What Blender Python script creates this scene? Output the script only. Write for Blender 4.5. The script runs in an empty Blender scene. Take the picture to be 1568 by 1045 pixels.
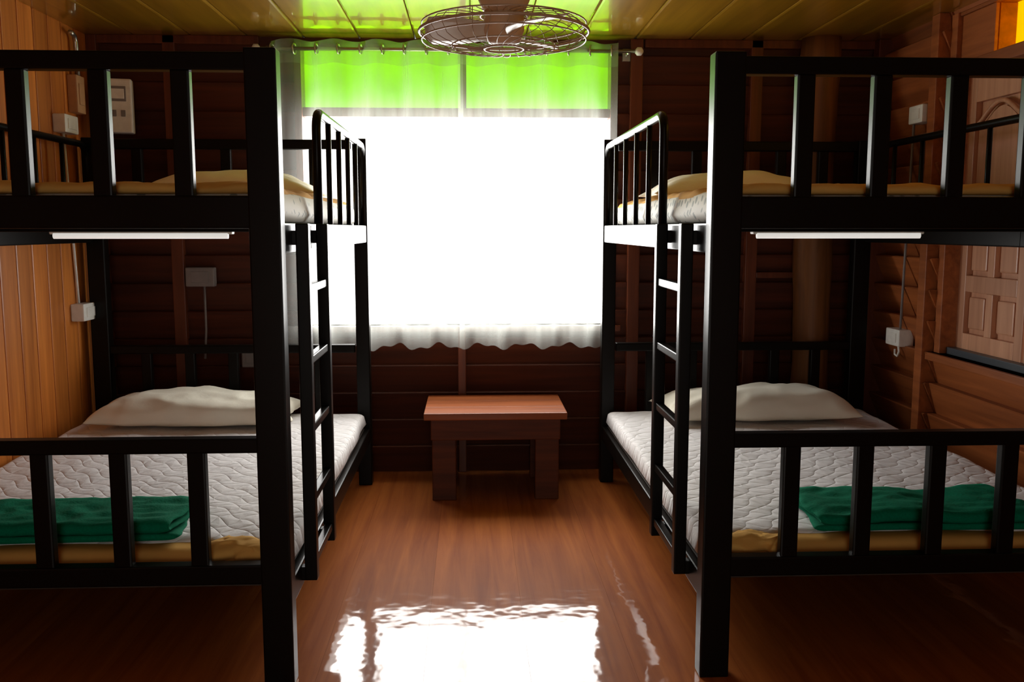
import bpy, bmesh, math, random
from mathutils import Vector, Matrix, noise
random.seed(4)
S = bpy.context.scene
COL = S.collection

# ------------------------------------------------------------ materials
def nt(name):
    m = bpy.data.materials.new(name); m.use_nodes = True
    t = m.node_tree
    return m, t, t.nodes['Principled BSDF']

def wood(name, c1, c2, axis='Y', rough=0.4, coat=0.0, coat_r=0.1, var=0.25, bump=0.15, wave=0.0, spec=0.5, gscale=1.0):
    m, t, b = nt(name)
    N, L = t.nodes, t.links
    tc = N.new('ShaderNodeTexCoord'); mp = N.new('ShaderNodeMapping')
    sc = {'X': (1.2, 22, 22), 'Y': (22, 1.2, 22), 'Z': (22, 22, 1.2)}[axis]
    mp.inputs['Scale'].default_value = tuple(s*gscale for s in sc)
    L.new(tc.outputs['Object'], mp.inputs['Vector'])
    geo = N.new('ShaderNodeNewGeometry')
    off = N.new('ShaderNodeVectorMath'); off.operation = 'ADD'
    mul = N.new('ShaderNodeMath'); mul.operation = 'MULTIPLY'; mul.inputs[1].default_value = 37
    L.new(geo.outputs['Random Per Island'], mul.inputs[0])
    L.new(mp.outputs[0], off.inputs[0]); L.new(mul.outputs[0], off.inputs[1])
    n = N.new('ShaderNodeTexNoise'); n.inputs['Scale'].default_value = 1.0
    n.inputs['Detail'].default_value = 6; n.inputs['Roughness'].default_value = 0.6
    n.inputs['Distortion'].default_value = 0.6
    L.new(off.outputs[0], n.inputs['Vector'])
    r = N.new('ShaderNodeValToRGB')
    r.color_ramp.elements[0].position = 0.3; r.color_ramp.elements[0].color = (*c1, 1)
    r.color_ramp.elements[1].position = 0.72; r.color_ramp.elements[1].color = (*c2, 1)
    L.new(n.outputs['Fac'], r.inputs['Fac'])
    hsv = N.new('ShaderNodeHueSaturation')
    mr = N.new('ShaderNodeMapRange'); mr.inputs['To Min'].default_value = 1-var; mr.inputs['To Max'].default_value = 1+var
    L.new(geo.outputs['Random Per Island'], mr.inputs['Value'])
    L.new(mr.outputs[0], hsv.inputs['Value']); L.new(r.outputs['Color'], hsv.inputs['Color'])
    L.new(hsv.outputs['Color'], b.inputs['Base Color'])
    b.inputs['Roughness'].default_value = rough
    b.inputs['Specular IOR Level'].default_value = spec
    b.inputs['Coat Weight'].default_value = coat; b.inputs['Coat Roughness'].default_value = coat_r
    bp = N.new('ShaderNodeBump'); bp.inputs['Strength'].default_value = bump; bp.inputs['Distance'].default_value = 0.002
    L.new(n.outputs['Fac'], bp.inputs['Height'])
    L.new(bp.outputs[0], b.inputs['Normal'])
    if wave > 0:
        n2 = N.new('ShaderNodeTexNoise'); n2.inputs['Scale'].default_value = 9.0; n2.inputs['Detail'].default_value = 2
        L.new(tc.outputs['Object'], n2.inputs['Vector'])
        b2 = N.new('ShaderNodeBump'); b2.inputs['Strength'].default_value = wave; b2.inputs['Distance'].default_value = 0.01
        L.new(n2.outputs['Fac'], b2.inputs['Height'])
        L.new(b2.outputs[0], b.inputs['Coat Normal'])
        L.new(b2.outputs[0], bp.inputs['Normal'])
    return m

def plain(name, c, rough=0.5, metal=0.0, nscale=30, namt=0.08, bump=0.0, coat=0.0, spec=0.5, emit=None):
    m, t, b = nt(name)
    N, L = t.nodes, t.links
    tc = N.new('ShaderNodeTexCoord')
    n = N.new('ShaderNodeTexNoise'); n.inputs['Scale'].default_value = nscale; n.inputs['Detail'].default_value = 4
    L.new(tc.outputs['Object'], n.inputs['Vector'])
    r = N.new('ShaderNodeValToRGB')
    r.color_ramp.elements[0].color = (*[max(0, x*(1-namt*2)) for x in c], 1)
    r.color_ramp.elements[1].color = (*[min(1, x*(1+namt*2)) for x in c], 1)
    L.new(n.outputs['Fac'], r.inputs['Fac']); L.new(r.outputs[0], b.inputs['Base Color'])
    b.inputs['Roughness'].default_value = rough; b.inputs['Metallic'].default_value = metal
    b.inputs['Coat Weight'].default_value = coat; b.inputs['Specular IOR Level'].default_value = spec
    if bump:
        bp = N.new('ShaderNodeBump'); bp.inputs['Strength'].default_value = bump; bp.inputs['Distance'].default_value = 0.01
        L.new(n.outputs['Fac'], bp.inputs['Height']); L.new(bp.outputs[0], b.inputs['Normal'])
    if emit:
        b.inputs['Emission Color'].default_value = (*emit[0], 1); b.inputs['Emission Strength'].default_value = emit[1]
    return m

def quilt_mat():
    # wavy criss-cross stitch lines (ogee quilting)
    m, t, b = nt('quilted_white_cotton')
    N, L = t.nodes, t.links
    tc = N.new('ShaderNodeTexCoord')
    dn = N.new('ShaderNodeTexNoise'); dn.inputs['Scale'].default_value = 3; dn.inputs['Detail'].default_value = 1
    L.new(tc.outputs['Object'], dn.inputs['Vector'])
    ma = N.new('ShaderNodeVectorMath'); ma.operation = 'MULTIPLY_ADD'
    ma.inputs[1].default_value = (0.07, 0.07, 0.0)
    L.new(dn.outputs['Color'], ma.inputs[0]); L.new(tc.outputs['Object'], ma.inputs[2])
    sep = N.new('ShaderNodeSeparateXYZ'); L.new(ma.outputs[0], sep.inputs[0])
    def math_(op, a, b_=None, c=None):
        n = N.new('ShaderNodeMath'); n.operation = op
        for i, v in enumerate((a, b_, c)):
            if v is None: continue
            if isinstance(v, (int, float)): n.inputs[i].default_value = v
            else: L.new(v, n.inputs[i])
        return n.outputs[0]
    X, Y = sep.outputs['X'], sep.outputs['Y']
    P = 2*math.pi/0.12
    sx = math_('MULTIPLY', math_('SINE', math_('MULTIPLY', X, P)), 0.014)
    sy = math_('MULTIPLY', math_('SINE', math_('MULTIPLY', Y, P)), 0.014)
    u = math_('ADD', math_('ADD', X, Y), sx)
    v = math_('ADD', math_('SUBTRACT', X, Y), sy)
    Q = math.pi/0.078
    su = math_('ABSOLUTE', math_('SINE', math_('MULTIPLY', u, Q)))
    sv = math_('ABSOLUTE', math_('SINE', math_('MULTIPLY', v, Q)))
    mn = math_('POWER', math_('MINIMUM', su, sv), 0.4)
    n = N.new('ShaderNodeTexNoise'); n.inputs['Scale'].default_value = 20; n.inputs['Detail'].default_value = 3
    L.new(tc.outputs['Object'], n.inputs['Vector'])
    h = math_('MULTIPLY_ADD', n.outputs['Fac'], 1.1, mn)
    bp = N.new('ShaderNodeBump'); bp.inputs['Strength'].default_value = 0.5; bp.inputs['Distance'].default_value = 0.008
    L.new(h, bp.inputs['Height']); L.new(bp.outputs[0], b.inputs['Normal'])
    b.inputs['Base Color'].default_value = (0.82, 0.80, 0.80, 1)
    b.inputs['Roughness'].default_value = 0.8
    b.inputs['Specular IOR Level'].default_value = 0.2
    return m

def dotted_mat():
    m, t, b = nt('mattress_ticking')
    N, L = t.nodes, t.links
    tc = N.new('ShaderNodeTexCoord')
    v = N.new('ShaderNodeTexVoronoi'); v.inputs['Scale'].default_value = 28; v.inputs['Randomness'].default_value = 0.5
    L.new(tc.outputs['Object'], v.inputs['Vector'])
    r = N.new('ShaderNodeValToRGB')
    r.color_ramp.elements[0].position = 0.28; r.color_ramp.elements[0].color = (0.25, 0.27, 0.25, 1)
    r.color_ramp.elements[1].position = 0.38; r.color_ramp.elements[1].color = (0.75, 0.74, 0.68, 1)
    L.new(v.outputs['Distance'], r.inputs['Fac']); L.new(r.outputs[0], b.inputs['Base Color'])
    b.inputs['Roughness'].default_value = 0.7
    return m

def curtain_mat():
    m, t, b = nt('sheer_curtain_fabric')
    N, L = t.nodes, t.links
    out = [x for x in N if x.type == 'OUTPUT_MATERIAL'][0]
    N.remove(b)
    tc = N.new('ShaderNodeTexCoord'); mp = N.new('ShaderNodeMapping'); mp.inputs['Scale'].default_value = (45, 45, 4)
    L.new(tc.outputs['Object'], mp.inputs['Vector'])
    w = N.new('ShaderNodeTexNoise'); w.inputs['Scale'].default_value = 1
    L.new(mp.outputs[0], w.inputs['Vector'])
    tr = N.new('ShaderNodeBsdfTransparent'); tr.inputs[0].default_value = (0.95, 0.95, 0.95, 1)
    tl = N.new('ShaderNodeBsdfTranslucent'); tl.inputs[0].default_value = (0.6, 0.62, 0.58, 1)
    df = N.new('ShaderNodeBsdfDiffuse'); df.inputs[0].default_value = (0.6, 0.6, 0.56, 1)
    m1 = N.new('ShaderNodeMixShader'); m1.inputs[0].default_value = 0.5
    L.new(tl.outputs[0], m1.inputs[1]); L.new(df.outputs[0], m1.inputs[2])
    mr = N.new('ShaderNodeMapRange'); mr.inputs['To Min'].default_value = 0.16; mr.inputs['To Max'].default_value = 0.34
    L.new(w.outputs['Fac'], mr.inputs['Value'])
    # folds seen edge-on pass through more threads, so they look denser
    lw = N.new('ShaderNodeLayerWeight'); lw.inputs[0].default_value = 0.35
    ad = N.new('ShaderNodeMath'); ad.operation = 'MULTIPLY_ADD'; ad.inputs[1].default_value = 0.4; ad.use_clamp = True
    L.new(lw.outputs['Facing'], ad.inputs[0]); L.new(mr.outputs[0], ad.inputs[2])
    m2 = N.new('ShaderNodeMixShader'); L.new(ad.outputs[0], m2.inputs[0])
    L.new(tr.outputs[0], m2.inputs[1]); L.new(m1.outputs[0], m2.inputs[2])
    L.new(m2.outputs[0], out.inputs[0])
    return m

def pane_mat(name, c):
    m, t, b = nt(name)
    N, L = t.nodes, t.links
    out = [x for x in N if x.type == 'OUTPUT_MATERIAL'][0]
    tr = N.new('ShaderNodeBsdfTransparent')
    tc = N.new('ShaderNodeTexCoord'); n = N.new('ShaderNodeTexNoise'); n.inputs['Scale'].default_value = 5
    L.new(tc.outputs['Object'], n.inputs['Vector'])
    r = N.new('ShaderNodeValToRGB')
    r.color_ramp.elements[0].color = (*[x*0.85 for x in c], 1); r.color_ramp.elements[1].color = (*[min(1, x*1.1) for x in c], 1)
    L.new(n.outputs['Fac'], r.inputs[0]); L.new(r.outputs[0], tr.inputs[0])
    gl = N.new('ShaderNodeBsdfGlossy'); gl.inputs['Roughness'].default_value = 0.1
    mx = N.new('ShaderNodeMixShader'); mx.inputs[0].default_value = 0.03
    L.new(tr.outputs[0], mx.inputs[1]); L.new(gl.outputs[0], mx.inputs[2]); L.new(mx.outputs[0], out.inputs[0])
    return m

M_FLOOR = wood('varnished_floor_wood', (0.26, 0.060, 0.010), (0.46, 0.135, 0.024), 'Y', 0.55, 0.8, 0.06, 0.05, 0.08, wave=0.22, spec=0.08)
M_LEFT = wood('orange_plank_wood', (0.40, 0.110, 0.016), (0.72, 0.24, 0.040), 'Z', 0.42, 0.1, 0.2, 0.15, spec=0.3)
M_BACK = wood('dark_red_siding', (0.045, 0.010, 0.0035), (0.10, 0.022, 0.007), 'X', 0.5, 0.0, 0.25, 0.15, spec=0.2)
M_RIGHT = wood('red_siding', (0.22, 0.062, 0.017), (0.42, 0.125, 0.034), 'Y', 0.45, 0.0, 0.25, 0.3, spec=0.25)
M_CEIL = wood('varnished_ceiling_wood', (0.20, 0.100, 0.005), (0.34, 0.175, 0.010), 'Y', 0.3, 1.0, 0.05, 0.12, 0.1, wave=0.12)
M_STUD = wood('stud_wood', (0.08, 0.019, 0.007), (0.17, 0.042, 0.014), 'Z', 0.42, 0.0, 0.2, 0.15, spec=0.3)
M_LOG = wood('log_wood', (0.10, 0.036, 0.010), (0.22, 0.085, 0.022), 'Z', 0.5, 0.0, 0.2, 0.1, spec=0.3)
M_SHUT = wood('shutter_wood', (0.52, 0.24, 0.13), (0.74, 0.39, 0.23), 'Z', 0.4, 0.1, 0.2, 0.1)
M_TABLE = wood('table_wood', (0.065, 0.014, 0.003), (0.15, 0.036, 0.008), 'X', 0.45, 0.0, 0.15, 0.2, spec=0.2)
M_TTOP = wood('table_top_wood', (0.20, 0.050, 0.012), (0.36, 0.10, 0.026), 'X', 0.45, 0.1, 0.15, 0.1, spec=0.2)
M_BLACK = plain('black_painted_steel', (0.004, 0.003, 0.002), 0.32, 0, 60, 0.15, spec=0.13)
M_PLY = wood('bed_base_plywood', (0.02, 0.012, 0.008), (0.05, 0.03, 0.018), 'Y', 0.6)
M_YEL = plain('ochre_sheet_fabric', (0.68, 0.38, 0.10), 0.9, 0, 7, 0.1, bump=0.35, spec=0.1)
M_QUILT = quilt_mat(); M_DOT = dotted_mat()
M_PILLOW = plain('cream_pillow_cotton', (0.90, 0.86, 0.72), 0.85, 0, 9, 0.03, bump=0.5, spec=0.2)
M_GREEN = plain('green_blanket_wool', (0.0, 0.16, 0.08), 0.95, 0, 140, 0.15, bump=0.2, spec=0.12)
M_CURT = curtain_mat()
M_PGREEN = pane_mat('green_transom_glass', (0.50, 0.86, 0.010))
M_PYEL = pane_mat('amber_transom_glass', (0.95, 0.66, 0.01))
M_WHITE = plain('white_plastic', (0.84, 0.82, 0.75), 0.4)
M_GREY = plain('grey_plastic', (0.22, 0.19, 0.18), 0.5)
M_TAN = plain('tan_plastic', (0.5, 0.27, 0.12), 0.5)
M_METAL = plain('brushed_metal', (0.5, 0.48, 0.42), 0.3, 0.9)
M_FANTAN = plain('fan_tan_enamel', (0.74, 0.50, 0.30), 0.4)
M_WIRE = plain('fan_cage_wire', (0.46, 0.31, 0.19), 0.4, 0.0)
M_BLADE = plain('fan_blade_plastic', (0.80, 0.75, 0.62), 0.35)
M_REFLECT = plain('glowing_reflection', (0.9, 0.9, 0.88), 0.3, emit=((1, 0.98, 0.92), 0.6))  # emission imitates the window's reflection on the bunk underside
M_DARK = plain('dark_track', (0.06, 0.07, 0.08), 0.4)

# ------------------------------------------------------------ mesh builder
class MB:
    def __init__(s): s.bm = bmesh.new(); s.mats = []
    def mi(s, m):
        if m not in s.mats: s.mats.append(m)
        return s.mats.index(m)
    def box(s, x0, x1, y0, y1, z0, z1, m, bev=0.0, rot=None):
        b = bmesh.new()
        bmesh.ops.create_cube(b, size=1)
        bmesh.ops.scale(b, vec=(abs(x1-x0), abs(y1-y0), abs(z1-z0)), verts=b.verts)
        if bev > 0:
            bmesh.ops.bevel(b, geom=b.edges[:], offset=bev, segments=2, affect='EDGES', profile=0.6)
        if rot is not None: bmesh.ops.transform(b, matrix=rot, verts=b.verts)
        bmesh.ops.translate(b, vec=((x0+x1)/2, (y0+y1)/2, (z0+z1)/2), verts=b.verts)
        s.merge(b, m)
    def merge(s, b, m, smooth=False):
        i = s.mi(m); mp = {}
        for v in b.verts: mp[v] = s.bm.verts.new(v.co)
        for f in b.faces:
            try:
                nf = s.bm.faces.new([mp[v] for v in f.verts]); nf.material_index = i; nf.smooth = smooth
            except ValueError: pass
        b.free()
    def poly(s, vs, faces, m, smooth=False):
        i = s.mi(m); V = [s.bm.verts.new(v) for v in vs]
        for f in faces:
            nf = s.bm.faces.new([V[k] for k in f]); nf.material_index = i; nf.smooth = smooth
    def tube(s, pts, r, m, n=10, closed=False):
        pts = [Vector(p) for p in pts]; K = len(pts); vs = []
        rr = r if isinstance(r, (list, tuple)) else [r]*K
        for k in range(K):
            if closed: d = pts[(k+1) % K]-pts[k-1]
            else: d = pts[min(k+1, K-1)]-pts[max(k-1, 0)]
            d.normalize()
            up = Vector((0, 0, 1)) if abs(d.z) < 0.95 else Vector((1, 0, 0))
            if k and not closed:
                up = prev
            a = d.cross(up).normalized(); c = a.cross(d).normalized(); prev = c
            for j in range(n):
                t = 2*math.pi*j/n
                vs.append(pts[k]+a*math.cos(t)*rr[k]+c*math.sin(t)*rr[k])
        fs = []
        for k in range(K if closed else K-1):
            k2 = (k+1) % K
            for j in range(n):
                fs.append((k*n+j, k*n+(j+1) % n, k2*n+(j+1) % n, k2*n+j))
        if not closed:
            fs.append(tuple(range(n-1, -1, -1))); fs.append(tuple((K-1)*n+j for j in range(n)))
        s.poly(vs, fs, m, True)
    def obj(s, name, parent=None, loc=(0, 0, 0)):
        bmesh.ops.recalc_face_normals(s.bm, faces=s.bm.faces[:])
        me = bpy.data.meshes.new(name); s.bm.to_mesh(me); s.bm.free()
        for m in s.mats: me.materials.append(m)
        o = bpy.data.objects.new(name, me); COL.objects.link(o)
        o.location = loc
        if parent: o.parent = parent
        return o

def empty(name, loc=(0, 0, 0)):
    e = bpy.data.objects.new(name, None); COL.objects.link(e); e.location = loc; e.empty_display_size = 0.1
    return e

# ------------------------------------------------------------ room shell
XL, XR, YB, YF, ZC = -1.84, 2.10, 4.65, -1.6, 2.175
# floor
b = MB(); x = XL-0.1
while x < XR+0.1:
    b.box(x+0.0002, x+0.2998, YF-0.1, YB+0.12, -0.04, 0, M_FLOOR)
    x += 0.30
b.box(XL-0.1, XR+0.1, YF-0.1, YB+0.12, -0.10, -0.04, M_FLOOR)
b.obj('floor')
# ceiling
b = MB(); x = XL-0.05
while x < XR+0.05:
    x2 = min(x+0.27, XR+0.1)
    b.box(x+0.001, x2-0.001, YF-0.1, YB+0.12, ZC, ZC+0.03, M_CEIL, 0.010)
    x += 0.27
b.box(XL-0.1, XR+0.12, YF-0.1, YB+0.12, ZC+0.03, ZC+0.1, M_CEIL)
b.obj('ceiling')
# left wall: vertical planks
b = MB(); y = YF
while y < YB:
    y2 = min(y+0.135, YB)
    b.box(XL-0.02, XL, y+0.0015, y2-0.0015, 0, ZC+0.002, M_LEFT, 0.007)
    y += 0.135
b.box(XL-0.1, XL-0.02, YF-0.1, YB+0.1, 0, ZC, M_LEFT)
b.obj('wall_left')

def lap(b, a0, a1, z0, z1, axis, plane, sgn, m, pitch=0.14, d0=0.003, d1=0.026):
    k = math.floor(z0/pitch)
    while k*pitch < z1:
        zb, zt = k*pitch, (k+1)*pitch
        za, zc = max(zb, z0), min(zt, z1)
        if zc-za > 0.004:
            da = d0+(d1-d0)*(za-zb)/pitch; dc = d0+(d1-d0)*(zc-zb)/pitch
            e = 0.005 if zc == zt else 0.0
            P = []
            for a in (a0, a1):
                for (d, z) in ((0, za), (da, za), (dc, zc-e), (dc-e, zc), (0, zc)):
                    P.append((a, plane+sgn*d, z) if axis == 'X' else (plane+sgn*d, a, z))
            F = [(0, 1, 2, 3, 4), (9, 8, 7, 6, 5)]+[(q, 5+q, 5+(q+1) % 5, (q+1) % 5) for q in range(5)]
            if e == 0: P = [p for i, p in enumerate(P) if i not in (3, 8)]; F = [(0, 1, 2, 3), (7, 6, 5, 4)]+[(q, 4+q, 4+(q+1) % 4, (q+1) % 4) for q in range(4)]
            b.poly(P, F, m)
        k += 1

# wall with window (the far wall)
WX0, WX1, WZ0, WZ1 = -0.86, 0.73, 0.76, 2.15
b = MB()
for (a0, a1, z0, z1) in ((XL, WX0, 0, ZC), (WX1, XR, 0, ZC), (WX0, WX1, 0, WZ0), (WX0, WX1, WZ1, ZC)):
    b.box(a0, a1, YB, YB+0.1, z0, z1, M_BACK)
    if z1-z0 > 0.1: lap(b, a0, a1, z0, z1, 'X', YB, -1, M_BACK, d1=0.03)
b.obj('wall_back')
# right wall with side window
RY0, RY1, RZ0, RZ1 = 2.0, 3.98, 0.70, 2.16
b = MB()
for (a0, a1, z0, z1) in ((YF, RY0, 0, ZC), (RY1, YB, 0, ZC), (RY0, RY1, 0, RZ0), (RY0, RY1, RZ1, ZC)):
    b.box(XR, XR+0.1, a0, a1, z0, z1, M_RIGHT)
    lap(b, a0, a1, z0, z1, 'Y', XR, -1, M_RIGHT, d1=0.062 if a1 == YB else 0.045)
b.obj('wall_right')
# wall behind the camera with an open doorway
b = MB()
for (a0, a1, z0, z1) in ((XL, -0.5, 0, ZC), (0.5, XR, 0, ZC), (-0.5, 0.5, 2.02, ZC)):
    b.box(a0, a1, YF-0.1, YF, z0, z1, M_LEFT)
b.obj('wall_front')
b = MB()
for (x0, x1, z0, z1) in ((-0.56, -0.5, 0, 2.08), (0.5, 0.56, 0, 2.08), (-0.5, 0.5, 2.02, 2.08)):
    b.box(x0, x1, YF+0.001, YF+0.03, z0, z1, M_STUD, 0.004)
b.obj('door_1')

# window 1 frame + transom
b = MB()
f = 0.035
b.box(WX0, WX0+f, YB-0.03, YB+0.08, WZ0, WZ1, M_STUD, 0.003)
b.box(WX1-f, WX1, YB-0.03, YB+0.08, WZ0, WZ1, M_STUD, 0.003)
b.box(WX0, WX1, YB-0.01, YB+0.08, WZ1-0.022, WZ1, M_STUD, 0.003)
b.box(WX0-0.03, WX1+0.03, YB-0.045, YB+0.08, WZ0-0.03, WZ0, M_STUD, 0.004)
b.box(WX0+f, WX1-f, YB, YB+0.07, 1.80, 1.845, M_STUD, 0.003)
b.box(-0.05, -0.02, YB+0.01, YB+0.06, 1.845, WZ1-0.022, M_STUD, 0.003)
b.box(WX0+f, -0.05, YB+0.03, YB+0.036, 1.845, WZ1-0.022, M_PGREEN)
b.box(-0.02, WX1-f, YB+0.03, YB+0.036, 1.845, WZ1-0.022, M_PGREEN)
b.obj('window_1')

# studs
def stud(name, x0, x1, y0, y1, z0, z1, m=M_STUD):
    b = MB(); b.box(x0, x1, y0, y1, z0, z1, m, 0.004); return b.obj(name)
stud('trim_1', 0.79, 0.85, YB-0.05, YB, 0, ZC)
stud('trim_2', 1.39, 1.45, YB-0.05, YB, 0, ZC)
stud('trim_3', -1.48, -1.42, YB-0.05, YB, 0, ZC)
stud('trim_4', -0.07, -0.03, YB-0.04, YB, 0, WZ0-0.03)
stud('trim_5', XR-0.09, XR, YB-0.10, YB-0.03, 0, ZC)
stud('trim_6', XR-0.075, XR, 4.0, 4.065, 0, ZC, M_RIGHT)
stud('trim_7', 1.45, 1.66, YB-0.045, YB, 1.0, 1.03)
stud('trim_8', XL, XL+0.05, YB-0.05, YB, 0, ZC)
stud('trim_9', XL+0.05, WX0-0.16, YB-0.05, YB-0.01, ZC-0.04, ZC)
stud('trim_10', 0.86, XR-0.09, YB-0.05, YB-0.01, ZC-0.04, ZC)

# log column
b = MB(); pts = []; rs = []
for i in range(24):
    z = ZC*i/23; pts.append((1.72+0.006*math.sin(z*3), 4.555, z)); rs.append(0.092+0.004*math.sin(z*7)+0.002*math.sin(z*19))
b.tube(pts, rs, M_LOG, 24); b.obj('log_column')

# side window with panelled shutters
b = MB()
b.box(XR-0.03, XR+0.08, RY1-0.05, RY1, RZ0, RZ1, M_RIGHT, 0.004)
b.box(XR-0.03, XR+0.08, RY0, RY0+0.05, RZ0, RZ1, M_RIGHT, 0.004)
b.box(XR-0.02, XR+0.08, RY0, RY1, RZ1-0.015, RZ1, M_RIGHT, 0.003)
b.box(XR-0.03, XR+0.08, RY0, RY1, 1.90, 1.95, M_RIGHT, 0.004)
b.box(XR-0.06, XR+0.08, RY0-0.03, RY1+0.02, RZ0-0.035, RZ0, M_RIGHT, 0.004)
b.box(XR, XR+0.05, RY0+0.05, RY1-0.05, RZ0, RZ0+0.03, M_DARK, 0.003)
b.box(XR-0.01, XR+0.08, 3.68, RY1-0.05, 1.95, RZ1-0.015, M_RIGHT, 0.003)
b.box(XR+0.004, XR+0.010, RY0+0.05, 3.68, 1.95, RZ1-0.015, M_PYEL)
def leaf(b, ya, yb):
    xa, xb = XR+0.035, XR+0.07
    st = 0.055
    ym = (ya+yb)/2
    rows = [(0.80, 0.98), (1.05, 1.22), (1.30, 1.78)]
    z0, z1 = RZ0+0.03, 1.90
    b.box(xb-0.01, xb, ya, yb, z0, z1, M_SHUT)
    for (p, q) in ((ya, ya+st), (yb-st, yb)): b.box(xa, xb, p, q, z0, z1, M_SHUT, 0.003)
    zs = [z0]+[v for r in rows for v in r]+[z1]
    for k in range(0, len(zs), 2): b.box(xa, xb, ya+st, yb-st, zs[k], zs[k+1], M_SHUT, 0.003)
    for (p, q) in rows[:2]:
        b.box(xa, xb, ym-0.025, ym+0.025, p, q, M_SHUT, 0.003)
        for (c, d) in ((ya+st, ym-0.025), (ym+0.025, yb-st)):
            b.box(xa+0.008, xb, c+0.022, d-0.022, p+0.022, q-0.022, M_SHUT, 0.007)
    c, d = ya+st+0.025, yb-st-0.025; p, q = 1.325, 1.66
    out = [(c, p), (d, p)]
    for k in range(13):
        t = k/12; yy = d+(c-d)*t
        out.append((yy, q+0.085*(math.sin(math.pi*t)**1.4)))
    n = len(out)
    V = [(xa+0.006, y, z) for y, z in out]+[(xb-0.005, y+(ym-y)*-0.06, z) for y, z in out]
    F = [tuple(range(n))]+[(k, (k+1) % n, n+(k+1) % n, n+k) for k in range(n)]
    b.poly(V, F, M_SHUT)
    arc = [(xa, y+(ym-y)*-0.08, z+0.02) for y, z in out[2:]]
    b.tube(arc, 0.011, M_SHUT, 6)
for ya in (3.43, 2.93, 2.43, 2.05):
    leaf(b, ya+0.004, min(ya+0.49, RY1-0.05))
b.obj('window_2')

# ------------------------------------------------------------ curtain
def curtain_panel(b, x0, x1, ph):
    nx, nz = 220, 40; zt, zbm = 2.145, 0.665
    V = []; F = []
    for j in range(nz+1):
        t = j/nz
        for i in range(nx+1):
            x = x0+(x1-x0)*i/nx
            y = 4.545+0.026*math.sin(2*math.pi*(x+ph)/0.21)*(1-0.35*t)+0.006*math.sin(x*71+2*t+ph)*(0.6+0.4*t)+0.012*t*noise.noise(Vector((x*6, t*2, ph)))
            z = zt+(zbm-zt)*t
            if j >= nz-3: z += (0.012*math.sin(x*29+ph)+0.008*math.sin(x*67))*(1 if j > nz-3 else 0.5)
            z += 0.006*(1-t)*math.sin(2*math.pi*(x+ph)/0.21+1.5) if t < 0.1 else 0
            V.append((x, y, z))
    for j in range(nz):
        for i in range(nx):
            a = j*(nx+1)+i; F.append((a, a+1, a+nx+2, a+nx+1))
    b.poly(V, F, M_CURT, True)
    for (ja, jb, dy) in ((nz-3, nz, -0.002), (0, 3, -0.002)):
        V2 = []
        for j in (ja, jb):
            for i in range(nx+1):
                v = V[j*(nx+1)+i]; V2.append((v[0], v[1]+dy, v[2]))
        b.poly(V2, [(i, i+1, nx+2+i, nx+1+i) for i in range(nx)], M_CURT, True)
E = empty('curtain')
b = MB(); curtain_panel(b, -0.95, -0.035, 0.0); b.obj('panel_1', E)
b = MB(); curtain_panel(b, -0.06, 0.715, 0.05); b.obj('panel_2', E)
b = MB(); b.tube([(-1.0, 4.545, 2.105), (0.80, 4.545, 2.105)], 0.009, M_METAL)
for xx in (-1.0, 0.80):
    s = -1 if xx < 0 else 1
    b.tube([(xx, 4.545, 2.105), (xx+s*0.01, 4.545, 2.105), (xx+s*0.03, 4.545, 2.105), (xx+s*0.04, 4.545, 2.105)], [0.009, 0.02, 0.02, 0.006], M_WHITE)
for xx in (-0.97, 0.77):
    b.tube([(xx, 4.545, 2.10), (xx, 4.58, 2.10), (xx, YB-0.003, 2.10)], 0.008, M_METAL)
    b.box(xx-0.02, xx+0.02, YB-0.035, YB-0.02, 2.07, 2.13, M_METAL, 0.003)
for ph, xa, xb in ((0.0, -0.95, -0.05), (0.05, -0.04, 0.715)):
    k = math.ceil((xa+ph)/0.105)
    while k*0.105-ph < xb:
        xx = k*0.105-ph
        b.tube([(xx+0.004*math.cos(t), 4.545+0.024*math.cos(t), 2.105+0.024*math.sin(t)) for t in [2*math.pi*q/18 for q in range(18)]], 0.0045, M_METAL, 6, True)
        k += 1
b.obj('rod', E)

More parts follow.
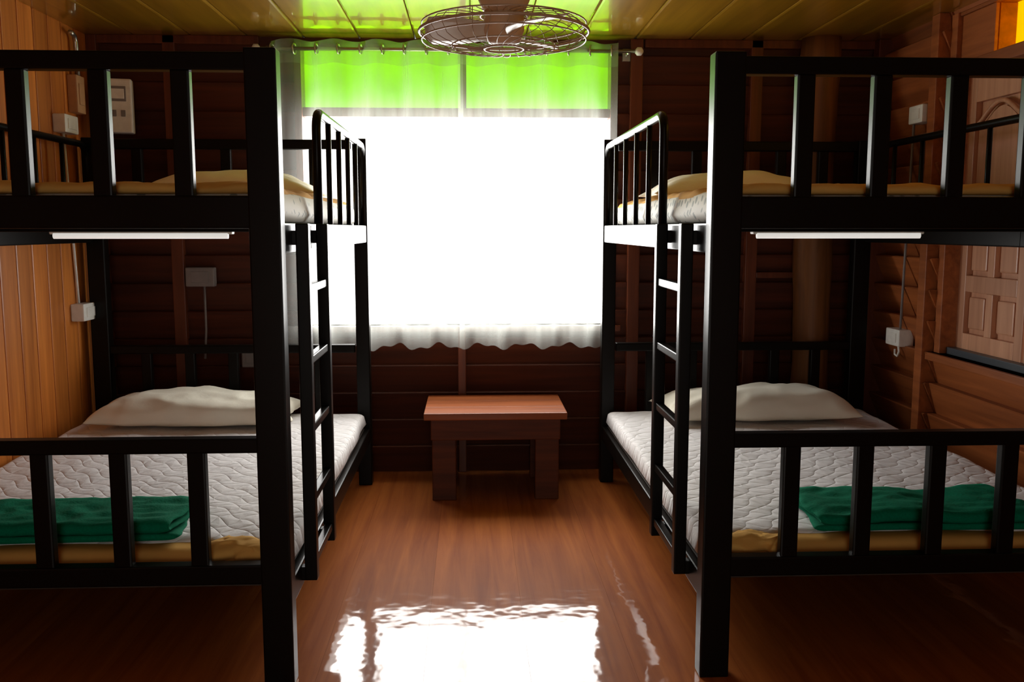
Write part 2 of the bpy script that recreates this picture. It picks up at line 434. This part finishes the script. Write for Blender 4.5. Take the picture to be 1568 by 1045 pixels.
# ------------------------------------------------------------ bunk beds
Y0, Y1 = 2.40, 4.45
BW = 1.312
def bunk(xin, sgn):
    W = BW; P = 0.082
    E = empty('bunk_bed', (xin+sgn*W/2, (Y0+Y1)/2, 0)); ox, oy = xin+sgn*W/2, (Y0+Y1)/2
    L = lambda d: sgn*(d-W/2)
    def bx(b, d0, d1, y0, y1, z0, z1, m=M_BLACK, bev=0.005):
        a, c = sorted((L(d0), L(d1))); b.box(a, c, y0-oy, y1-oy, z0, z1, m, bev)
    def tb(b, pts, r, n=10):
        b.tube([(L(d), y-oy, z) for d, y, z in pts], r, M_BLACK, n)
    b = MB()
    for d in (0, W-P):
        bx(b, d, d+P, Y0, Y0+0.06, 0.0, 1.705)
    for d in (0, W-P):
        bx(b, d, d+0.065 if d == 0 else W, Y1-0.06, Y1, 0.0, 1.67)
    b.obj('posts', E)
    b = MB()
    for (ya, yb, top) in ((Y0+0.008, Y0+0.052, 1.695), (Y1-0.052, Y1-0.008, 1.665)):
        bx(b, P-0.01, W-P+0.01, ya, yb, top-0.046, top)
        bx(b, P-0.01, W-P+0.01, ya, yb, 1.25, 1.335)
        bx(b, P-0.01, W-P+0.01, ya, yb, 0.655, 0.695)
        bx(b, P-0.01, W-P+0.01, ya, yb, 0.29, 0.345)
        n = 5; sp = (W-P)/(n+1)
        for k in range(1, n+1):
            c = P/2+sp*k
            bx(b, c-0.024, c+0.024, ya+0.006, yb-0.006, 1.33, top-0.043)
            bx(b, c-0.024, c+0.024, ya+0.006, yb-0.006, 0.34, 0.66)
    b.obj('end_boards', E)
    b = MB()
    for (z0, z1) in ((1.185, 1.265), (0.215, 0.285)):
        bx(b, 0.005, 0.035, Y0+0.055, Y1-0.055, z0, z1)
        bx(b, W-0.035, W-0.005, Y0+0.055, Y1-0.055, z0, z1)
        for yy in (2.95, 3.50, 3.95):
            zz = 1.240 if z0 > 1 else z0+0.025
            bx(b, 0.03, W-0.03, yy-0.02, yy+0.02, zz, z1-0.012, bev=0.002)
        bx(b, 0.03, W-0.03, Y0+0.05, Y1-0.05, z1-0.014, z1, M_PLY, 0.002)
    b.obj('side_rails', E)
    b = MB()
    for d, ya in ((0.02, 3.12), (W-0.02, 3.12)):
        yb = 4.40; zt = 1.635; r = 0.06
        pts = [(d, ya, 1.19), (d, ya, zt-r)]
        for k in range(1, 7):
            a = math.pi/2*k/6; pts.append((d, ya+r-r*math.cos(a), zt-r+r*math.sin(a)))
        pts += [(d, yb-r, zt)]
        for k in range(1, 7):
            a = math.pi/2*k/6; pts.append((d, yb-r+r*math.sin(a), zt-r+r*math.cos(a)))
        pts.append((d, yb, 1.25))
        tb(b, pts, 0.0155, 12)
        for k in range(1, 5):
            yy = ya+(yb-ya)*k/5
            tb(b, [(d, yy, 1.25), (d, yy, zt)], 0.010)
    b.obj('guard_rails', E)
    b = MB()
    for yy in (2.59, 2.93):
        bx(b, -0.040, -0.004, yy-0.018, yy+0.018, 0.235, 1.265, bev=0.004)
        for zz in (1.225, 0.255):
            bx(b, -0.010, 0.008, yy-0.016, yy+0.016, zz-0.02, zz+0.02, bev=0.002)
    for zz in (1.08, 0.875, 0.675, 0.47, 0.285):
        bx(b, -0.034, -0.010, 2.602, 2.918, zz-0.012, zz+0.012, bev=0.003)
    b.obj('ladder', E)
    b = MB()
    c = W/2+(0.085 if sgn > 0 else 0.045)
    bx(b, c-0.325, c+0.325, 3.38, 3.42, 1.230, 1.251, M_WHITE, 0.004)  # added white bar and glowing rod, standing in for a window reflection
    b.tube([(L(c-0.31), 3.385-oy, 1.2245), (L(c+0.31), 3.385-oy, 1.2245)], 0.011, M_REFLECT, 14)
    b.obj('reflection_strip', E)

def cushion(b, cx, cy, z0, w, d, h, m, p=4, q=0.5, pinch=0.0, bot=0.15, amp=0.0, fr=6, nx=48, ny=36, seed=0, rot=0.0, skew=0.0):
    V = []; F = []
    for side in (1, -1):
        for j in range(ny+1):
            for i in range(nx+1):
                u = -1+2*i/nx; v = -1+2*j/ny
                u = math.sin(u*math.pi/2)*0.5+u*0.5; v = math.sin(v*math.pi/2)*0.5+v*0.5
                prof = max(0, (1-abs(u)**p))**q*max(0, (1-abs(v)**p))**q
                x = u*w/2*(1-pinch*(1-v*v)*abs(u)**3); y = v*d/2*(1-pinch*(1-u*u)*abs(v)**3)
                nn = noise.noise(Vector((x*fr+seed, y*fr, side*3+seed)))
                n2 = noise.noise(Vector((x*fr*2.7+seed, y*fr*2.7, seed+9)))
                hh = h*(1-bot)
                if side == 1: z = h*bot+hh*prof*(1+skew*u)+(amp*nn+amp*0.4*n2)*min(1, prof*1.5)
                else: z = h*bot*(1-prof)
                e = amp*1.0*noise.noise(Vector((u*3+seed, v*3, 5)))
                x += e; y += e
                c, s = math.cos(rot), math.sin(rot)
                V.append((cx+x*c-y*s, cy+x*s+y*c, z0+z))
    K = (nx+1)*(ny+1)
    for sd in (0, 1):
        for j in range(ny):
            for i in range(nx):
                a = sd*K+j*(nx+1)+i; f = (a, a+1, a+nx+2, a+nx+1)
                F.append(f if sd == 0 else f[::-1])
    bb = bmesh.new(); vv = [bb.verts.new(v) for v in V]
    for f in F: bb.faces.new([vv[k] for k in f])
    bmesh.ops.remove_doubles(bb, verts=bb.verts, dist=0.0004)
    b.merge(bb, m, True)

def folded(b, w, d, layers, th, seed):
    """stack made of one cloth folded back and forth: profile in YZ swept along X"""
    prof = []
    r = th/2
    for k in range(layers):
        z = r+k*th
        ya, yb = (-d/2+0.012*((k*7) % 3), d/2-0.010*((k*5) % 3))
        seg = [(ya+(yb-ya)*i/20, z) for i in range(21)]
        if k % 2: seg.reverse()
        prof += seg
        if k < layers-1:
            ye = seg[-1][0]; s = 1 if k % 2 == 0 else -1
            for q in range(1, 5):
                a = -math.pi/2+math.pi*q/5
                prof.append((ye+s*r*1.3*math.cos(a), z+r+r*math.sin(a)))
    n = len(prof); nx = 80; V = []; F = []
    hth = th*0.46
    nor = []
    for i in range(n):
        a = prof[max(0, i-1)]; c = prof[min(n-1, i+1)]
        dy, dz = c[0]-a[0], c[1]-a[1]; l = math.hypot(dy, dz) or 1
        nor.append((-dz/l, dy/l))
    for side in (1, -1):
        for i in range(n):
            for k in range(nx+1):
                u = -1+2*k/nx
                edge = 0.012*math.sin(i*0.21+seed)+0.006*noise.noise(Vector((i*0.3, seed, 0)))
                x = u*(w/2+edge)
                hh = hth*(1-abs(u)**30*0.8)
                y = prof[i][0]+side*nor[i][0]*hh; z = prof[i][1]+side*nor[i][1]*hh
                lift = prof[i][1]/(layers*th)
                cr = noise.noise(Vector((x*7+y*9+seed, y*16-x*5, 4)))
                z += lift*(0.014*noise.noise(Vector((x*5+seed, y*4, 1)))+0.014*(0.4-abs(cr))+0.004*noise.noise(Vector((x*25, y*25+seed, 4))))
                y += lift*0.016*noise.noise(Vector((x*5, prof[i][1]*10, seed)))
                V.append((x, y, max(z, 0.001)))
    K = n*(nx+1)
    for s in (0, 1):
        for i in range(n-1):
            for k in range(nx):
                a = s*K+i*(nx+1)+k; f = (a, a+1, a+nx+2, a+nx+1); F.append(f if s == 0 else f[::-1])
    for i in range(n-1):
        for k in (0, nx):
            a = i*(nx+1)+k; F.append((a, a+nx+1, K+a+nx+1, K+a))
    for i in (0, n-1):
        for k in range(nx):
            a = i*(nx+1)+k; F.append((a, a+1, K+a+1, K+a))
    b.poly(V, F, M_GREEN, True)

def bedding(xin, sgn, blanket_c, pil_c, seed):
    W = BW; cx = xin+sgn*W/2
    b = MB()
    cushion(b, cx, 3.430, 0.287, W-0.06, 1.92, 0.072, M_YEL, p=40, q=0.35, bot=0.4, amp=0.004, fr=4, seed=seed)
    cushion(b, cx, 3.465, 0.300, W-0.045, 1.83, 0.068, M_QUILT, p=60, q=0.3, bot=0.12, amp=0.009, fr=4, seed=seed+3, nx=80, ny=80)
    cushion(b, xin+sgn*0.17, 2.53, 0.330, 0.22, 0.11, 0.045, M_YEL, p=3, q=0.6, amp=0.02, fr=12, seed=seed+5, nx=24, ny=18)
    b.obj('quilted_mattress')
    b = MB()
    cushion(b, cx, 3.430, 1.267, W-0.09, 1.90, 0.095, M_DOT, p=40, q=0.35, bot=0.3, amp=0.003, fr=4, seed=seed+1)
    cushion(b, cx, 3.415, 1.340, W-0.12, 1.88, 0.035, M_YEL, p=24, q=0.4, bot=0.2, amp=0.014, fr=7, seed=seed+2, nx=60, ny=60)
    b.obj('foam_mattress')
    b = MB(); cushion(b, 0, 0, 0, 0.90, 0.42, 0.140, M_PILLOW, p=3.0, q=0.48, pinch=0.10, bot=0.25, amp=0.022, fr=5, seed=seed+7, skew=0.15*sgn)
    b.obj('pillow', loc=(pil_c, 4.17, 0.376))
    b = MB(); cushion(b, 0, 0, 0, 0.80, 0.42, 0.13, M_PILLOW, p=2.3, q=0.62, pinch=0.10, bot=0.18, amp=0.012, fr=5, seed=seed+8)
    b.obj('pillow', loc=(cx-sgn*0.1, 4.17, 1.378))
    b = MB()
    folded(b, 0.66, 0.265, 3, 0.019, seed)
    return b.obj('folded_blanket', loc=(blanket_c, 2.665, 0.372))

bunk(-0.491, -1); bunk(0.632, 1)
o1 = bedding(-0.491, -1, -1.18, -1.24, 1.0)
o1.rotation_euler[2] = 0.03
o2 = bedding(0.632, 1, 1.34, 1.31, 21.0)
o2.rotation_euler[2] = -0.02

# ------------------------------------------------------------ table
b = MB()
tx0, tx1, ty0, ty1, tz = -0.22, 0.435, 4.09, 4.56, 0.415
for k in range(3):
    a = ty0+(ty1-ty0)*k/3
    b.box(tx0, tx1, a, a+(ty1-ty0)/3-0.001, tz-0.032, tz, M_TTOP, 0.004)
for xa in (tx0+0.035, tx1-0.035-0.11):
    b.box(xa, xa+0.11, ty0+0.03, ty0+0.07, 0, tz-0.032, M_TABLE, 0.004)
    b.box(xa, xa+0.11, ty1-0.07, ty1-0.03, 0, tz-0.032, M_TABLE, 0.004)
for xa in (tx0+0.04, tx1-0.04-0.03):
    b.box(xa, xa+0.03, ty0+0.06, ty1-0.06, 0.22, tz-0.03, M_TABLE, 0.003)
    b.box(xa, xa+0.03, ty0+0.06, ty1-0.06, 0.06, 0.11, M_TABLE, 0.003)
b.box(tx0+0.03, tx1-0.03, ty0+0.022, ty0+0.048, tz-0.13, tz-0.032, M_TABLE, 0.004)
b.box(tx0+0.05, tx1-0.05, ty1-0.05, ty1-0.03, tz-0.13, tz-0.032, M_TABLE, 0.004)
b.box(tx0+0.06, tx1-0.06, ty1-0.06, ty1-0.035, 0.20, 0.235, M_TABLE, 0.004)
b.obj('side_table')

# ------------------------------------------------------------ fan
E = empty('ceiling_fan', (0.086, 2.40, 0))
b = MB()
b.tube([(0, 0, ZC), (0, 0, ZC-0.02), (0, 0, ZC-0.045), (0, 0, ZC-0.05)], [0.075, 0.075, 0.05, 0.015], M_FANTAN, 24)
b.tube([(0, 0, ZC-0.04), (0, 0, 1.93)], 0.014, M_FANTAN, 14)
b.tube([(0, 0, 1.95), (0, 0, 1.935), (0, 0, 1.91), (0, 0, 1.83), (0, 0, 1.80), (0, 0, 1.79)], [0.02, 0.05, 0.068, 0.068, 0.055, 0.03], M_FANTAN, 28)
b.tube([(0, 0, 1.80), (0, 0, 1.75), (0, 0, 1.72), (0, 0, 1.715)], [0.050, 0.052, 0.040, 0.01], M_FANTAN, 24)
b.obj('motor', E)
b = MB()
R = 0.215; zc = 1.745
def ring(r, z, th): b.tube([(r*math.cos(2*math.pi*k/48), r*math.sin(2*math.pi*k/48), z) for k in range(48)], th, M_WIRE, 6, True)
ring(R, zc, 0.004); ring(R*0.97, zc+0.020, 0.002); ring(R*0.97, zc-0.020, 0.002)
ring(R*0.62, zc-0.034, 0.0018); ring(0.05, zc-0.040, 0.003); ring(0.06, zc+0.040, 0.0025)
for k in range(30):
    a = 2*math.pi*k/30
    for s in (1, -1):
        pts = []
        for j in range(7):
            t = j/6; r = 0.05+(R-0.05)*t
            aa = a+0.35*t
            pts.append((r*math.cos(aa), r*math.sin(aa), zc+s*0.040*math.sqrt(max(0, 1-t**2.6))))
        b.tube(pts, 0.0011, M_WIRE, 4)
b.obj('cage', E)
b = MB()
for k in range(3):
    a0 = 2*math.pi*k/3+math.pi*1.0
    V = []; nr, na = 8, 6
    for i in range(nr+1):
        r = 0.035+0.165*i/nr; wd = 0.25+0.42*math.sin(math.pi*min(1, 0.15+0.7*i/nr))
        for j in range(na+1):
            t = -1+2*j/na; a = a0+t*wd*0.8
            V.append((r*math.cos(a), r*math.sin(a), zc+0.018*t+0.004))
    F = [(i*(na+1)+j, i*(na+1)+j+1, (i+1)*(na+1)+j+1, (i+1)*(na+1)+j) for i in range(nr) for j in range(na)]
    b.poly(V, F, M_BLADE, True)
o = b.obj('blades', E); md = o.modifiers.new('s', 'SOLIDIFY'); md.thickness = 0.003

# ------------------------------------------------------------ electrical boxes
def ebox(name, x0, x1, y0, y1, z0, z1, m, face, extra=None):
    b = MB(); b.box(x0, x1, y0, y1, z0, z1, m, 0.006)
    cx, cy, cz = (x0+x1)/2, (y0+y1)/2, (z0+z1)/2; h = (z1-z0)
    if face == 'x+': b.box(x1-0.001, x1+0.004, cy-(y1-y0)*.3, cy+(y1-y0)*.3, cz-h*.28, cz+h*.28, m, 0.0015)
    if face == 'x-': b.box(x0-0.004, x0+0.001, cy-(y1-y0)*.3, cy+(y1-y0)*.3, cz-h*.28, cz+h*.28, m, 0.0015)
    if face == 'y-': b.box(cx-(x1-x0)*.3, cx+(x1-x0)*.3, y0-0.004, y0+0.001, cz-h*.28, cz+h*.28, m, 0.0015)
    if extra: extra(b)
    return b.obj(name)
ebox('light_switch', XL, XL+0.055, 4.20, 4.34, 1.675, 1.755, M_WHITE, 'x+',
     lambda b: b.tube([(XL+0.01, 4.28, 1.68), (XL+0.01, 4.31, 1.3), (XL+0.01, 4.34, 0.895)], 0.006, M_WHITE, 8))
ebox('wall_outlet', XL, XL+0.06, 4.27, 4.42, 0.825, 0.905, M_WHITE, 'x+')
ebox('junction_box', XL, XL+0.045, 4.37, 4.46, 1.78, 1.95, M_TAN, 'x+',
     lambda b: b.tube([(XL+0.03, 4.42, 1.94), (XL+0.03, 4.42, 2.10), (XL+0.03, 4.41, 2.125), (XL+0.035, 4.38, 2.13), (XL+0.04, 4.34, 2.13)], 0.011, M_METAL, 10))
b = MB()
b.box(-0.08, 0.08, -0.035, 0.035, -0.125, 0.125, M_WHITE, 0.008)
b.box(-0.055, 0.055, -0.038, -0.034, 0.02, 0.09, M_GREY, 0.002)
b.box(-0.047, 0.047, -0.040, -0.036, 0.032, 0.078, M_WHITE, 0.002)
for k in range(3): b.box(-0.05+k*0.04, -0.03+k*0.04, -0.041, -0.034, -0.05, -0.02, M_GREY, 0.002)
b.box(-0.03, 0.03, 0.035, 0.085, -0.06, 0.06, M_GREY, 0.003)
o = b.obj('electric_meter', loc=(-1.68, 4.51, 1.825)); o.rotation_euler[2] = 0.2
ebox('wall_outlet', -1.41, -1.27, YB-0.07, YB-0.02, 0.965, 1.06, M_GREY, 'y-',
     lambda b: b.tube([(-1.33, YB-0.03, 0.97), (-1.33, YB-0.03, 0.75), (-1.34, YB-0.03, 0.6)], 0.006, M_GREY, 8))
ebox('wall_outlet', -1.15, -1.04, YB-0.07, YB-0.02, 0.56, 0.66, M_GREY, 'y-')
ebox('light_switch', XR-0.085, XR-0.018, 4.09, 4.22, 1.725, 1.805, M_WHITE, 'x-',
     lambda b: b.tube([(XR-0.067, 4.20, 1.73), (XR-0.067, 4.21, 1.4), (XR-0.067, 4.22, 1.1), (XR-0.067, 4.23, 0.76)], 0.006, M_GREY, 8))
ebox('wall_outlet', XR-0.09, XR-0.018, 4.19, 4.33, 0.695, 0.775, M_WHITE, 'x-',
     lambda b: b.tube([(XR-0.068, 4.24, 0.70), (XR-0.07, 4.225, 0.67), (XR-0.07, 4.24, 0.645), (XR-0.068, 4.27, 0.65), (XR-0.066, 4.275, 0.675)], 0.005, M_WHITE, 8))

# ------------------------------------------------------------ light
w = bpy.data.worlds.new('sky'); S.world = w; w.use_nodes = True
bg = w.node_tree.nodes['Background']; bg.inputs[0].default_value = (1, 1, 0.98, 1); bg.inputs[1].default_value = 1.6
def area(name, loc, rot, sx, sy, P, c=(1, 1, 1)):
    l = bpy.data.lights.new(name, 'AREA'); l.shape = 'RECTANGLE'; l.size = sx; l.size_y = sy; l.energy = P; l.color = c
    o = bpy.data.objects.new(name, l); COL.objects.link(o); o.location = loc; o.rotation_euler = rot
    return o
cxw = (WX0+WX1)/2
area('daylight_window', (cxw, YB+0.16, 1.28), (math.radians(-90), 0, 0), 1.58, 1.05, 88, (1, 0.98, 0.95))
area('daylight_transom', (cxw, YB+0.16, 1.985), (math.radians(-90), 0, 0), 1.58, 0.33, 3.6)
area('daylight_side_transom', (XR+0.16, 2.85, 2.05), (math.radians(90), 0, math.radians(90)), 1.7, 0.22, 3.5)
area('door_fill', (0, YF-0.15, 0.62), (math.radians(90), 0, 0), 0.98, 1.15, 12, (1, 0.91, 0.80))  # added fill lamp in the unseen doorway, set low to spare the floor

# ------------------------------------------------------------ camera
cam = bpy.data.cameras.new('camera'); cam.sensor_width = 36; cam.lens = 32.14
co = bpy.data.objects.new('camera', cam); COL.objects.link(co)
co.location = (0, 0, 1.25); co.rotation_euler = (math.radians(90-7.01), 0, math.radians(-2.54))
cam.clip_start = 0.02
S.camera = co
S.view_settings.view_transform = 'Standard'
S.view_settings.look = 'None'
S.view_settings.exposure = 0.0
